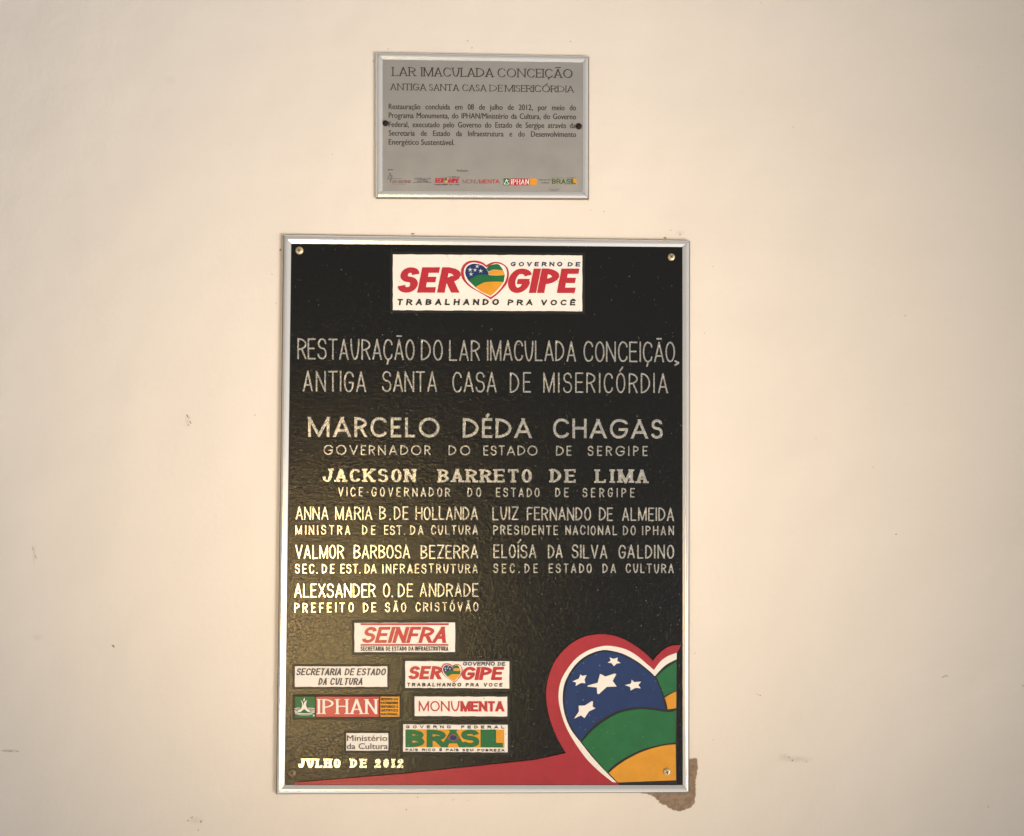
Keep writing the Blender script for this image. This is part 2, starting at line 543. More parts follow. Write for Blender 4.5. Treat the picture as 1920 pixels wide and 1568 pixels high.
class Word:
    """collects strokes of one word in flat (x along, y up) metres"""

    def __init__(s, H, tv, th=None, cap='round', nib=0.0, slant=0.0, serif=0.0, sth=0.0):
        s.H, s.tv, s.th, s.cap, s.nib, s.slant, s.serif, s.sth = H, tv, (th or tv), cap, nib, slant, serif, sth
        s.rows = []      # list of (list of (left, right) pairs base, same top, closed)

    def hw(s, nx, ny):
        ca, sa = cos(s.nib), sin(s.nib)
        a, b_ = nx * ca + ny * sa, -nx * sa + ny * ca
        return 0.5 * sqrt((s.tv * a) ** 2 + (s.th * b_) ** 2)

    def stroke(s, path, closed, flat0=None, flat1=None, bev=0.0, ext=True):
        n = len(path)
        tang = []
        for i in range(n):
            a = path[i - 1] if (closed or i > 0) else path[0]
            c = path[(i + 1) % n] if (closed or i < n - 1) else path[-1]
            d = (c[0] - a[0], c[1] - a[1])
            l = hypot(*d) or 1e-9
            tang.append((d[0] / l, d[1] / l))
        res = []
        for bb in ((0.0, bev) if bev else (0.0,)):
            L_, R_ = [], []
            for i in range(n):
                tx, ty = tang[i]
                nx, ny = -ty, tx
                h = max(s.hw(nx, ny) - bb, 1e-5)
                k = 1.0
                if closed or 0 < i < n - 1:
                    e0 = (path[i][0] - path[i - 1][0], path[i][1] - path[i - 1][1])
                    l0 = hypot(*e0) or 1e-9
                    cosv = (e0[0] * tx + e0[1] * ty) / l0
                    k = min(1.6, 1 / max(0.3, cosv))
                L_.append((path[i][0] + nx * h * k, path[i][1] + ny * h * k))
                R_.append((path[i][0] - nx * h * k, path[i][1] - ny * h * k))
            for A_, sg_ in ((L_, 1), (R_, -1)):
                for i in range(1, n):
                    if (A_[i][0] - A_[i - 1][0]) * (path[i][0] - path[i - 1][0]) + (A_[i][1] - A_[i - 1][1]) * (path[i][1] - path[i - 1][1]) <= 0:
                        A_[i] = A_[i - 1]
            if not closed:
                for end, fl in ((0, flat0), (-1, flat1)):
                    sg = -1 if end == 0 else 1
                    tx, ty = tang[end]
                    tx, ty = tx * sg, ty * sg
                    h = max(s.hw(-ty, tx) - bb, 1e-5)
                    if s.cap == 'round':
                        px, py = path[end]
                        nx, ny = -tang[end][1], tang[end][0]
                        new = []
                        for a in (25, 50, 72):
                            q, w = h * sin(radians(a)), h * cos(radians(a))
                            new.append(((px + tx * q + nx * w, py + ty * q + ny * w), (px + tx * q - nx * w, py + ty * q - ny * w)))
                        if end == 0:
                            L_ = [q[0] for q in new[::-1]] + L_
                            R_ = [q[1] for q in new[::-1]] + R_
                        else:
                            L_ += [q[0] for q in new]
                            R_ += [q[1] for q in new]
                    elif fl is not None and abs(ty) > 0.3:
                        yt = fl + (bb if fl < s.H / 2 else -bb)
                        for A_ in (L_, R_):
                            p = A_[end]
                            q = (yt - p[1]) / ty
                            A_[end] = (p[0] + tx * q, yt)
                    else:
                        q = (h if ext else 0) - (0 if ext else bb)
                        for A_ in (L_, R_):
                            p = A_[end]
                            A_[end] = (p[0] + tx * q, p[1] + ty * q)
            res.append((L_, R_))
        s.rows.append((res, closed))

    def glyph(s, ch, x, w, bev, tilde_wave=False):
        H, tv, th = s.H, s.tv, s.th
        b_ = BASE.get(ch, ch)
        g = G[b_]
        marks = MARK.get('Ã~' if (ch == 'Ã' and tilde_wave) else ch, []) if ch in BASE else []

        def T(p):
            if b_ == 'I' and k >= len(g):
                return (x + tv / 2 + (p[0] - .5) * H * .42, p[1] * H, 0)
            return (x + tv / 2 + p[0] * (w - tv), th / 2 + p[1] * (H - th), p[2] if len(p) > 2 else 0)
        for k, stk in enumerate(list(g) + list(marks)):
            closed = stk[-1] == 'closed'
            pts = [p for p in stk if p != 'closed']
            raw = [T(p) for p in pts]
            path = round_path(raw, closed)

            def fl(p, q):
                if p[1] in (0, 1) and abs(p[1] - q[1]) > 1e-6:
                    return 0.0 if p[1] == 0 else H
                return None
            is_mark = k >= len(g)
            f0 = None if closed else fl(pts[0], pts[1])
            f1 = None if closed else fl(pts[-1], pts[-2])
            s.stroke(path, closed, f0, f1, bev, ext=not is_mark and not (b_ in 'SCG' and len(pts) > 3))
            if s.serif and not closed and not is_mark and b_ not in '.,-':
                for p, q, f in ((pts[0], pts[1], f0), (pts[-1], pts[-2], f1)):
                    P0 = T(p)
                    if f is not None and not (b_ in 'A' and p[1] == 1) and not (b_ == 'V' and p[1] == 0) and not (b_ in 'MN' and p[0] in (0, .5) and q[0] not in (0, 1) and p[1] == 1) and not (b_ == 'N' and p == (1, 0)) and not (b_ == 'M' and p[1] == 1 and q[0] == .5):
                        yy = s.sth / 2 if f == 0 else H - s.sth / 2
                        sv_tv, sv_th, cp = s.tv, s.th, s.cap
                        s.tv = s.th = s.sth
                        s.cap = 'flat'
                        s.stroke([(P0[0] - tv / 2 - s.serif, yy), (P0[0] + tv / 2 + s.serif, yy)], False, None, None, bev * .6, ext=False)
                        s.tv, s.th, s.cap = sv_tv, sv_th, cp
                    elif f is None and abs(p[1] - q[1]) < 1e-6 and (p[0] >= .85 or (b_ in 'TZ' and p[0] == 0)) and b_ in 'EFLTZ2':
                        up = s.serif * (1.2 if p[1] in (0, 1) else .7)
                        ys = {1: (H - up - th, H), 0: (0, up + th)}.get(p[1], (P0[1] - up, P0[1] + up))
                        xx = P0[0] + (s.tv / 2 - s.sth / 2) * (1 if p[0] > .5 else -1)
                        sv_tv, sv_th, cp = s.tv, s.th, s.cap
                        s.tv = s.th = s.sth
                        s.cap = 'flat'
                        s.stroke([(xx, ys[0]), (xx, ys[1])], False, None, None, bev * .6, ext=False)
                        s.tv, s.th, s.cap = sv_tv, sv_th, cp


def write(mb, text, quad, tv, d0, d1, th=None, table=W_COND, k=None, cap='round', bev=0.0, slant=0.0, nib=0.0, serif=0.0, sth=0.0,
          mi=0, jit=0.0, gapmin=0.12, wave=False, gap_share=None):
    """one word fitted into quad = bottom left, bottom right, top right, top left on the plate; tv, th, serif, sth in cap heights"""
    bl, br, tr, tl = quad
    Wm = (hypot(br[0] - bl[0], br[1] - bl[1]) + hypot(tr[0] - tl[0], tr[1] - tl[1])) / 2
    H = (hypot(tl[0] - bl[0], tl[1] - bl[1]) + hypot(tr[0] - br[0], tr[1] - br[1])) / 2
    tv_, th_ = tv * H, (th or tv) * H
    sl = slant * H
    Wm_ = Wm - abs(sl)
    small = {'.': max(tv * 1.1, .1), ',': .2, '-': .42, '1': .45}
    ws = []
    for ch in text:
        b_ = BASE.get(ch, ch)
        if b_ in small:
            ws.append(small[b_])
        elif b_ in '02':
            ws.append(table['O'] * .92 if table is not W_SLAB else .72)
        else:
            ws.append(table[b_])
    n = len(text)
    if k is None:
        gs = gap_share if gap_share is not None else 0.28
        avg = sum(ws) / n
        k = (Wm_ / H - tv * ws.count(0)) / max(.05, sum(ws) + (n - 1) * gs * avg)
    wid = [max(tv_ * (1 + 2 * serif / max(tv, .01) * 0), w * k * H) if w else tv_ * 1.0 for w in ws]
    gap = (Wm_ - sum(wid)) / max(1, n - 1)
    gm = gapmin * H * .3
    if gap < gm and n > 1:
        q = (Wm_ - gm * (n - 1)) / sum(wid)
        wid = [w * q for w in wid]
        gap = gm
    if n == 1:
        wid = [Wm_]
    x = 0.0
    wd = Word(H, tv_, th_, cap, nib, slant, serif * H, sth * H)
    for ch, w in zip(text, wid):
        r0 = len(wd.rows)
        wd.glyph(ch, x, max(w, tv_ * 1.001), bev, wave)
        if jit:
            jx, jy, js = R.gauss(0, jit * H), R.gauss(0, jit * H), 1 + R.gauss(0, jit)
            for (res, _) in wd.rows[r0:]:
                for L_, R_ in res:
                    for A_ in (L_, R_):
                        A_[:] = [(x + w / 2 + (p[0] - x - w / 2) * js + jx, p[1] + jy) for p in A_]
        x += w + gap

    def mapq(p):
        fx, fy = (p[0] + sl * p[1] / H + (0 if sl >= 0 else -sl)) / Wm, p[1] / H
        return tuple((bl[a] * (1 - fx) + br[a] * fx) * (1 - fy) + (tl[a] * (1 - fx) + tr[a] * fx) * fy for a in (0, 1))
    for i, (res, closed) in enumerate(wd.rows):
        dz = d1 + 0.000012 * (i % 40)
        rows = []
        Lb, Rb = res[0]
        Lt, Rt = res[-1]
        for j in range(len(Lb)):
            if bev:
                rows.append([(*mapq(Rb[j]), d0), (*mapq(Rb[j]), dz - bev), (*mapq(Rt[j]), dz), (*mapq(Lt[j]), dz), (*mapq(Lb[j]), dz - bev), (*mapq(Lb[j]), d0)])
            else:
                rows.append([(*mapq(Rb[j]), d0), (*mapq(Rb[j]), dz), (*mapq(Lb[j]), dz), (*mapq(Lb[j]), d0)])
        mb.ribbon(rows, closed, mi)


def box(x0, x1, yt, yb, d, yt1=None, yb1=None):
    """a quad measured on the photo: left, right, top, bottom (and top, bottom at the right end)"""
    yt1 = yt if yt1 is None else yt1
    yb1 = yb if yb1 is None else yb1
    return (at(x0, yb, d), at(x1, yb1, d), at(x1, yt1, d), at(x0, yt, d))


# built-in font for lower-case lettering
def font_word(text, quad, d, fit_words=False):
    cu = bpy.data.curves.new('t', 'FONT')
    cu.body = text
    cu.size = 1.0
    cu.resolution_u = 3
    ob = bpy.data.objects.new('t', cu)
    COL.objects.link(ob)

    def ev():
        dg = bpy.context.evaluated_depsgraph_get()
        dg.update()
        return bpy.data.meshes.new_from_object(ob.evaluated_get(dg))
    bl, br, tr, tl = quad
    Wm = hypot(br[0] - bl[0], br[1] - bl[1])
    H = hypot(tl[0] - bl[0], tl[1] - bl[1])
    me = ev()
    if fit_words:      # justified line: letters keep a fixed narrowness, the spaces take up the rest
        want = Wm / (H / 0.73 * fit_words)
        w0 = max(v.co.x for v in me.vertices) - min(v.co.x for v in me.vertices)
        bpy.data.meshes.remove(me)
        cu.space_word = 2.0
        me = ev()
        w1 = max(v.co.x for v in me.vertices) - min(v.co.x for v in me.vertices)
        if abs(w1 - w0) > 1e-4:
            bpy.data.meshes.remove(me)
            cu.space_word = max(0.4, min(6, 1 + (want - w0) / (w1 - w0)))
            me = ev()
    xs = [v.co.x for v in me.vertices]
    x0, x1 = min(xs), max(xs)
    vv = []
    for v in me.vertices:
        fx, fy = (v.co.x - x0) / (x1 - x0), v.co.y / 0.73
        p = tuple((bl[a] * (1 - fx) + br[a] * fx) * (1 - fy) + (tl[a] * (1 - fx) + tr[a] * fx) * fy for a in (0, 1))
        vv.append((p[0], -d, p[1]))
    ff = [tuple(p.vertices) for p in me.polygons]
    COL.objects.unlink(ob)
    bpy.data.objects.remove(ob)
    bpy.data.curves.remove(cu)
    bpy.data.meshes.remove(me)
    return vv, ff


def font_mb(mb, text, quad, d, bold=0.0, mi=0, **k):
    H = hypot(quad[3][0] - quad[0][0], quad[3][1] - quad[0][1])
    for i, sh in enumerate((-1, 1) if bold else (0,)):
        q = [(p[0] + sh * bold * H, p[1]) for p in quad]
        font_one(mb, text, q, d + .00002 * i, mi=mi, **k)


def font_one(mb, *a, mi=0, **k):
    vv, ff = font_word(*a, **k)
    o = len(mb.v)
    mb.v += vv
    for f in ff:
        p = [vv[i] for i in f]
        ar = sum(p[i][0] * p[(i + 1) % len(p)][2] - p[(i + 1) % len(p)][0] * p[i][2] for i in range(len(p)))
        f = f if ar > 0 else f[::-1]
        mb.face(tuple(o + i for i in f), mi)


# ------------------------------------------------------------------ wall
def tag(o, label=None, cat=None, kind=None, group=None):
    if label:
        o['label'] = label
    if cat:
        o['category'] = cat
    if kind:
        o['kind'] = kind
    if group:
        o['group'] = group


w = MB()
w.prism([(-2.6, -1.7), (2.6, -1.7), (2.6, 1.9), (-2.6, 1.9)], -0.15, 0.0)
wall = w.build('wall', M['wall'])
tag(wall, 'cream painted plaster wall with small chips and scuffs behind both plaques', 'wall', 'structure')


def blob(u, v, ru, rv, rot=0.0, n=9, rough=0.35, d=0.0):
    pts = []
    for i in range(n):
        a = 2 * pi * i / n
        q = 1 + R.uniform(-rough, rough)
        x_, y_ = ru * q * cos(a), rv * q * sin(a)
        pts.append(at(u + x_ * cos(rot) - y_ * sin(rot), v + x_ * sin(rot) + y_ * cos(rot), d))
    return pts


chips = [(877, 77, 3, 1.2, 0, 1), (885, 90, 1.6, 1.6, 0, 1), (1070, 78, 2, 1.2, .6, 1), (774, 438.5, 4.5, 2.2, 0, 0), (1247, 446.5, 3.6, 2.4, 0, 0), (1275, 440, 3, 1.5, .3, 1),
         (1258, 432, 2, 1, .5, 1), (526, 468.5, 2.2, 2.6, 0, 0), (510, 514, 1.4, 1.4, 0, 1), (518, 569, 1.4, 1.4, 0, 1), (351, 780, 1.4, 3.2, -.4, 0), (354, 783, 2.0, 1.2, 0, 0),
         (357, 792, 1.2, 3.6, -.6, 0), (353, 797, 2, 2, 0, 1), (478, 778.5, 1.2, 2.6, .5, 0), (211.5, 1211, 2.8, 2.4, .6, 0), (214, 1214, 1.1, 2.2, -.5, 0),
         (62, 1030, .8, 5, -.3, 1), (67, 1044, .8, 6, -.35, 1), (8, 1408, 5, .9, 0, 1), (20, 1409, 4, 1.0, .1, 1), (33, 1409.5, 3.5, 1.1, .1, 1), (353, 1539, 1.6, 1.6, 0, 1), (360, 1533, 3, 1.2, -.6, 1),
         (377, 1541, 1.4, 2.6, .6, 0), (372, 1557, 1, 1.6, 0, 1), (1769, 1269.5, 4, .9, -.35, 1), (1775, 1267.5, 4, .9, .25, 1), (1425, 1304, 2.0, 1.4, .5, 0), (1420, 1302, 2.2, .8, .2, 1),
         (1479.5, 1420, 1.2, 1.2, 0, 0), (1486, 1426, 1.5, 1.5, 0, 0), (1512, 1428, 1.0, 2, -.5, 1), (1637, 876, 1.6, .8, .4, 1), (1680, 1002, 1.2, 2, .2, 0), (1337, 500, 2.2, .9, -.6, 1),
         (1321, 625, 1.2, 1.4, 0, 1), (1303, 1225, 1.0, 1.8, 0, 1), (1530, 823, 1, 1, 0, 1), (1918, 1286, 2.4, 1, -.2, 1), (1337, 1387, 2, .8, 0, 1), (783, 1495, 1.5, 1.5, 0, 0), (762, 1518, 1.4, 1.2, 0, 0),
         (850.5, 1500, 1, 1, 0, 1), (878, 1501, 1.2, 1, 0, 1), (1132, 397, 1.3, 1.3, 0, 1), (1107, 394, 1.2, 1, 0, 1), (1427, 5.5, 1.6, .9, .2, 1), (1487, 239, 1.1, 1.1, 0, 1), (623, 289, .8, 1.6, .2, 1),
         (1697, 592, 1.6, 1.0, .2, 1), (1835, 126, 1, 1, 0, 1), (1853, 1513, 1, 2, 0, 1), (430, 270, 1, 1, 0, 1), (700, 115, 1.2, 2.2, 0, 1), (728, 92, 2.0, .8, 0, 1)]
for (u, v, ru, rv, ro, pale) in chips:
    c = MB()
    c.prism(blob(u, v, ru * .8, rv * .8, ro), -0.001, 0.00035)
    c.build('paint_chip', M['chip_pale' if pale else 'chip'], wall)
# bare plaster where the paint came off, by the lower right corner of the large plaque
pts = [(1203, 1487), (1222, 1490), (1228, 1494), (1231, 1499), (1236, 1500), (1237, 1505), (1242, 1507), (1248, 1509), (1253, 1514), (1259, 1516), (1266, 1519), (1275, 1520), (1284, 1518), (1292, 1515),
       (1299, 1510), (1302, 1504), (1302.5, 1496), (1304, 1489), (1303, 1480), (1303, 1470), (1303.5, 1460), (1306, 1450), (1308, 1440), (1307, 1430), (1305, 1422), (1302, 1423), (1296, 1424), (1285, 1424), (1270, 1440), (1265, 1470), (1230, 1478)]
c = MB()
fine = []
for (u0, v0), (u1, v1) in zip(pts, pts[1:] + pts[:1]):
    n = max(1, int(hypot(u1 - u0, v1 - v0) / 2))
    fine += [(u0 + (u1 - u0) * q / n + R.uniform(-.8, .8), v0 + (v1 - v0) * q / n + R.uniform(-.8, .8)) for q in range(n)]
c.prism([at(u, v, 0) for u, v in fine], -0.001, 0.0005)
bare = c.build('bare_patch', M['plaster'], wall)
cx, cz = at(1272, 1470, 0)
c = MB()
c.prism([(x + (x - cx) * .035 + R.uniform(-.0006, .0006), z + (z - cz) * .022 + R.uniform(-.0006, .0006)) for x, z in (at(u, v, 0) for u, v in fine)], -0.001, 0.0003)
c.build('chipped_rim', M['chip_pale'], bare)


# ------------------------------------------------------------------ frames
def rail(name, p_out0, p_out1, p_in0, p_in1, prof, parent, gap=0.0003, dark=True):
    """one mitred side: prof is (share from outer to inner edge, d)"""
    o0, o1, i0, i1 = (Vector(p) for p in (p_out0, p_out1, p_in0, p_in1))
    dr = (o1 - o0).normalized()
    o0, i0, o1, i1 = o0 + dr * gap, i0 + dr * gap, o1 - dr * gap, i1 - dr * gap
    mb = MB()
    rows = []
    for f, (a, b_) in ((0, (o0, i0)), (1, (o1, i1))):
        rows.append([(*(a + (b_ - a) * s_), d) for s_, d in prof])
    mb.ribbon(rows, False)
    if dark:        # the outer return of the section is coloured darker
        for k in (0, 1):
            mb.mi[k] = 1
    return mb.build(name, [M['alu'], M['alu_dark']], parent)


def frame_profile(low, edge, flat, inner):
    """chamfered section: outer side, outer chamfer, flat band, inner chamfer down to the plate"""
    return [(0, 0.0), (0.0, low), (0.17, edge), (0.20, edge + .0002), (0.40, flat - .00012), (0.43, flat), (0.63, flat), (0.66, flat - .00012), (0.985, inner), (1.0, inner - .0002), (1.0, 0.0)]


def frame(corners_out, corners_in, prof, parent, dark_sides):
    for i in range(4):
        j = (i + 1) % 4
        rail('frame_rail', corners_out[i], corners_out[j], corners_in[i], corners_in[j], prof, parent, dark=i in dark_sides)


def plaque_root(name, c, label, cat):
    o = bpy.data.objects.new(name, None)
    o.location = (c[0], 0, c[1])
    o.empty_display_size = 0.1
    COL.objects.link(o)
    tag(o, label, cat)
    return o


def screw(parent, u, v, r, d, mats, rot=0.3, slot=True, name='screw'):
    c = at(u, v, d)
    mb = MB()
    mb.lathe(c, [(r, d - .001), (r, d + r * .12), (r * .86, d + r * .34), (r * .6, d + r * .47), (r * .3, d + r * .53)], 28)
    o = mb.build(name, mats[0], parent, smooth=True)
    if slot:
        s_ = MB()
        dd = d + r * .56
        for k, a in enumerate((rot, rot + pi / 2)):
            ux, uz = cos(a), sin(a)
            ln, wd_ = r * .52, r * .13
            s_.prism([(c[0] + ux * ln * p - uz * wd_ * q, c[1] + uz * ln * p + ux * wd_ * q) for p, q in ((-1, -.6), (0, -1), (1, -.6), (1, .6), (0, 1), (-1, .6))], dd - .0004, dd + .00002 * k)
        s_.build('cross_recess', mats[1], o)
    return o


# ================================================================== large plaque
D = 0.0060      # face of the plate
FO = [at(531, 440, .005), at(1294, 451, .005), at(1292.5, 1487, .005), at(517, 1490, .005)]
FI = [at(546, 457, D), at(1279.5, 463.5, D), at(1280, 1472, D), at(533.5, 1472, D)]
big = plaque_root('dedication_plaque', ((FO[2][0] + FO[3][0]) / 2, FO[3][1]),
                  'large black plaque with raised metal lettering and a big striped heart, silver frame', 'plaque')
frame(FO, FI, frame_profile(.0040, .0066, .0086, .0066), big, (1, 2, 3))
p = MB()
inner = [(q[0] + (c[0] - q[0]) * -.006, q[1] + (c[1] - q[1]) * -.006) for q, c in zip(FI, [(0, 0)] * 4)]
p.prism(inner, 0.0012, D)
p.build('panel', M['panel'], big)

HL = 0.0016     # height of the raised lettering


def line(words, a, b_, **kw):
    """words: (text, left, right); a, b_: (x, top, bottom) at two places of the line"""
    for tx, x0, x1 in words:
        y = lambda x, i: a[i] + (b_[i] - a[i]) * (x - a[0]) / (b_[0] - a[0])
        mb = MB()
        write(mb, tx, box(x0, x1, y(x0, 1), y(x0, 2), D + HL, y(x1, 1), y(x1, 2)), d0=D - .0005, d1=D + HL, **kw)
        mb.build('inscription_word', M['letter'], big)


TH = dict(gapmin=.25, tv=.074, bev=.0004, jit=.008)
line([('RESTAURAÇÃO', 556.6, 777.3), ('DO', 789.3, 830.7), ('LAR', 842.7, 899.7), ('IMACULADA', 912.8, 1079.4), ('CONCEIÇÃO', 1093.9, 1266.2)],
     (557, 633.9, 673.6), (1266, 641.0, 679.6), k=.48, **TH)
cm = MB()
for i, (pa, pb) in enumerate((((1265, 676.5), (1273, 680.5)), ((1273, 680.5), (1265, 685)))):
    a_, b2 = at(*pa, D + HL), at(*pb, D + HL)
    v_ = Vector(b2) - Vector(a_)
    nn = Vector((-v_.y, v_.x)).normalized() * .0012
    cm.prism([tuple(Vector(a_) + nn), tuple(Vector(a_) - nn), tuple(Vector(b2) - nn), tuple(Vector(b2) + nn)], D - .0005, D + HL + .00002 * i, .0003)
cm.build('inscription_comma', M['letter'], big)
line([('ANTIGA', 568, 686.4), ('SANTA', 716, 819), ('CASA', 848.5, 931), ('DE', 956, 996), ('MISERICÓRDIA', 1018.5, 1252)],
     (568, 694.8, 734.3), (1252, 699.8, 737.7), k=.47, **TH)
line([('MARCELO', 577.3, 824), ('DÉDA', 867.7, 997), ('CHAGAS', 1037, 1242.7)], (577, 781.4, 819.6), (1242, 786.2, 822.8), tv=.142, bev=.0005, table=W_GEO, k=1.0, cap='flat', jit=.004)
line([('GOVERNADOR', 607, 807), ('DO', 841, 881.6), ('ESTADO', 906, 1007.8), ('DE', 1042.6, 1072), ('SERGIPE', 1101.8, 1214.3)],
     (607, 834.3, 853.1), (1214, 836.5, 855.3), tv=.125, bev=.00035, table=W_GEO, k=.98, jit=.008)
line([('JACKSON', 605, 779.5), ('BARRETO', 821.8, 997.8), ('DE', 1032, 1079.8), ('LIMA', 1117, 1214.3)],
     (605, 878.8, 903.7), (1214, 880.2, 905.9), tv=.24, th=.14, bev=.0004, table=W_SLAB, k=.95, cap='flat', serif=.10, sth=.15, jit=.008)
line([('VICE-GOVERNADOR', 633.4, 844.2), ('DO', 876, 902.5), ('ESTADO', 929.9, 1012), ('DE', 1041, 1066.6), ('SERGIPE', 1092, 1189.8)],
     (633, 913.4, 931.2), (1190, 915.3, 933), tv=.13, bev=.00035, k=.56, jit=.01)
T7 = dict(gapmin=.25, tv=.105, bev=.00035, k=.53, jit=.01)
line([('ANNA', 553.8, 615.7), ('MARIA', 628.5, 698), ('B.', 711, 732), ('DE', 738.5, 766.2), ('HOLLANDA', 779, 896)], (554, 949.7, 975.3), (896, 949.7, 975.3), **T7)
line([('LUIZ', 923.5, 973), ('FERNANDO', 987.5, 1108), ('DE', 1122.7, 1149.8), ('ALMEIDA', 1166, 1264)], (923, 950, 975.6), (1264, 951.8, 977.4), **T7)
T8 = dict(tv=.13, bev=.00035, k=.56, jit=.012)
line([('MINISTRA', 553.8, 657.3), ('DE', 678.7, 704.7), ('EST.', 719.7, 758.8), ('DA', 768.8, 793.6), ('CULTURA', 808, 896)], (554, 984.9, 1003), (896, 984.9, 1003), **T8)
line([('PRESIDENTE', 924.6, 1046.3), ('NACIONAL', 1060, 1157.3), ('DO', 1168, 1192.5), ('IPHAN', 1203.9, 1263.7)], (925, 984.9, 1003.2), (1264, 986, 1004.2), **T8)
line([('VALMOR', 553.8, 645), ('BARBOSA', 663.3, 768.8), ('BEZERRA', 788.2, 896.5)], (554, 1021.6, 1047.9), (896, 1021.6, 1047.9), **T7)
line([('ELOÍSA', 925, 1005.7), ('DA', 1027, 1054.8), ('SILVA', 1071.9, 1138.7), ('GALDINO', 1159.5, 1263.7)], (925, 1020.8, 1046.8), (1264, 1021.6, 1047.9), **T7)
line([('SEC.', 552.7, 595.8), ('DE', 603.5, 627.4), ('EST.', 637.7, 676), ('DA', 683.4, 705.4), ('INFRAESTRUTURA', 717, 896)], (553, 1057.5, 1075.6), (896, 1057.5, 1075.6), **T8)
line([('SEC.', 925, 974.3), ('DE', 983.3, 1009.3), ('ESTADO', 1028.8, 1109.9), ('DA', 1129.6, 1155.2), ('CULTURA', 1173.3, 1263.7)], (925, 1056.9, 1074.8), (1264, 1056.9, 1075), **T8)
line([('ALEXSANDER', 552, 705), ('O.', 717.7, 737), ('DE', 746, 774), ('ANDRADE', 787, 897)], (552, 1094.6, 1121.2), (897, 1093.4, 1119.4), **T7)
line([('PREFEITO', 551.8, 663), ('DE', 681, 705.3), ('SÃO', 722, 762), ('CRISTÓVÃO', 779, 897)], (552, 1130.4, 1149.3), (897, 1129.0, 1146.6), **T8)
line([('JULHO', 558.8, 638.8), ('DE', 657, 687.5), ('2012', 703, 756.5)], (559, 1422.6, 1439.9), (756, 1423.2, 1439.9), tv=.32, th=.2, bev=.0003, table=W_SLAB, k=.93, cap='flat', serif=.09, sth=.2, jit=.01)


# ------------------------------------------------------------------ logo tiles
def tile(x0, x1, yt, yb, yt1=None, yb1=None, border=5, material='white', wob=.5):
    """raised enamel tile on a smooth black margin; returns the tile object"""
    yt1 = yt if yt1 is None else yt1
    yb1 = yb if yb1 is None else yb1
    mb = MB()
    pts = []
    for (a, b_, c, d_) in ((x0, yt, x1, yt1), (x1, yt1, x1, yb1), (x1, yb1, x0, yb), (x0, yb, x0, yt)):
        n = max(2, int(hypot(c - a, d_ - b_) / 9))
        for i in range(n):
            f = i / n
            q = wob if i else 0
            pts.append(at(a + (c - a) * f + R.uniform(-q, q) * .8, b_ + (d_ - b_) * f + R.uniform(-q, q) * .8, D + .0018))
    mb.prism(pts, D - .0004, D + .0018, .0003)
    o = mb.build('logo_tile', M[material], big)
    mg = MB()
    e = border
    mg.prism([at(x0 - e, yb + e, D), at(x1 + e, yb1 + e, D), at(x1 + e, yt1 - e, D), at(x0 - e, yt - e, D)], D - .0004, D + .0005, .0002)
    mg.build('margin', M['black'], o)
    return o


DT = D + .0018   # face of the tiles
DL = DT + .0004  # face of the colours on them


def tile_text(parent, items, material, name='lettering', **kw):
    mb = MB()
    for it in items:
        tx, q = it[0], it[1]
        write(mb, tx, box(*q[:4], DL, *q[4:]), d0=DT - .0003, d1=DL, **{**kw, **(it[2] if len(it) > 2 else {})})
    return mb.build(name, M[material], parent)


def heart_logo(parent, fx, fy, lift=DT):
    """the striped heart between the letters; fx, fy map the measured drawing onto the tile"""
    mats = [M[k] for k in ('red', 'white', 'blue', 'green', 'yellow')]
    mb = MB()

    def lay(pts, k, mi, closed=True):
        sp = smooth_line(pts, True, 4)
        mb.prism([at(fx(a), fy(b_), lift) for a, b_ in sp], lift - .0003, lift + .0006 + .00012 * k, 0, mi)
    lay([(945, 187, 0), (900, 155), (830, 143), (770, 155), (730, 190), (712, 240), (720, 300), (750, 345), (800, 390), (870, 430), (940, 470), (985, 499, 0), (1040, 460), (1090, 410), (1130, 360), (1150, 300), (1152, 250), (1140, 210), (1110, 180), (1070, 160), (1020, 157), (980, 168)], 0, 0)
    lay([(945, 207, 0), (905, 178), (830, 160), (775, 175), (742, 215), (738, 270), (765, 338), (830, 396), (905, 440), (985, 480, 0), (1040, 440), (1085, 388), (1118, 335), (1133, 285), (1132, 235), (1112, 195), (1065, 172), (1010, 172)], 1, 1)
    lay([(945, 220, 0), (915, 193), (870, 175), (820, 173), (775, 192), (754, 227), (752, 272), (782, 330, 0), (830, 295), (890, 274), (967, 276, 0), (960, 245)], 2, 2)
    lay([(783, 330, 0), (830, 292), (890, 272), (965, 277), (1040, 281), (1115, 278, 0), (1105, 340, 0), (1000, 337), (920, 346), (842, 387, 0)], 3, 3)
    lay([(842, 388, 0), (920, 347), (1000, 338), (1103, 341, 0), (1075, 382), (1030, 430), (985, 468, 0), (900, 430)], 4, 4)
    lay([(946, 218, 0), (968, 193), (1010, 179), (1060, 180), (1100, 232, 0), (1010, 227), (965, 246, 0)], 3, 3)
    lay([(966, 250, 0), (1010, 231), (1100, 234, 0), (1117, 276, 0), (1040, 278), (968, 274, 0)], 4, 4)
    for k, (cx, cy, r) in enumerate(((795, 227, 26), (860, 197, 24), (840, 230, 22), (892, 239, 24), (803, 268, 24))):
        pts = []
        for i in range(10):
            a = pi / 2 + i * pi / 5
            rr = r if i % 2 == 0 else r * .22
            pts.append((cx + rr * cos(a), cy - rr * sin(a) * .95))
        mb.prism([at(fx(a), fy(b_), lift) for a, b_ in pts], lift + .0004, lift + .0011 + .00001 * k, 0, 1)
    return mb.build('heart', mats, parent)


HEAVY = dict(tv=.295, th=.215, table=W_SANS, cap='flat', slant=.2, gap_share=.06, gapmin=.1)
WIDE = dict(tv=.26, th=.22, table=W_SANS, cap='flat', slant=.12)
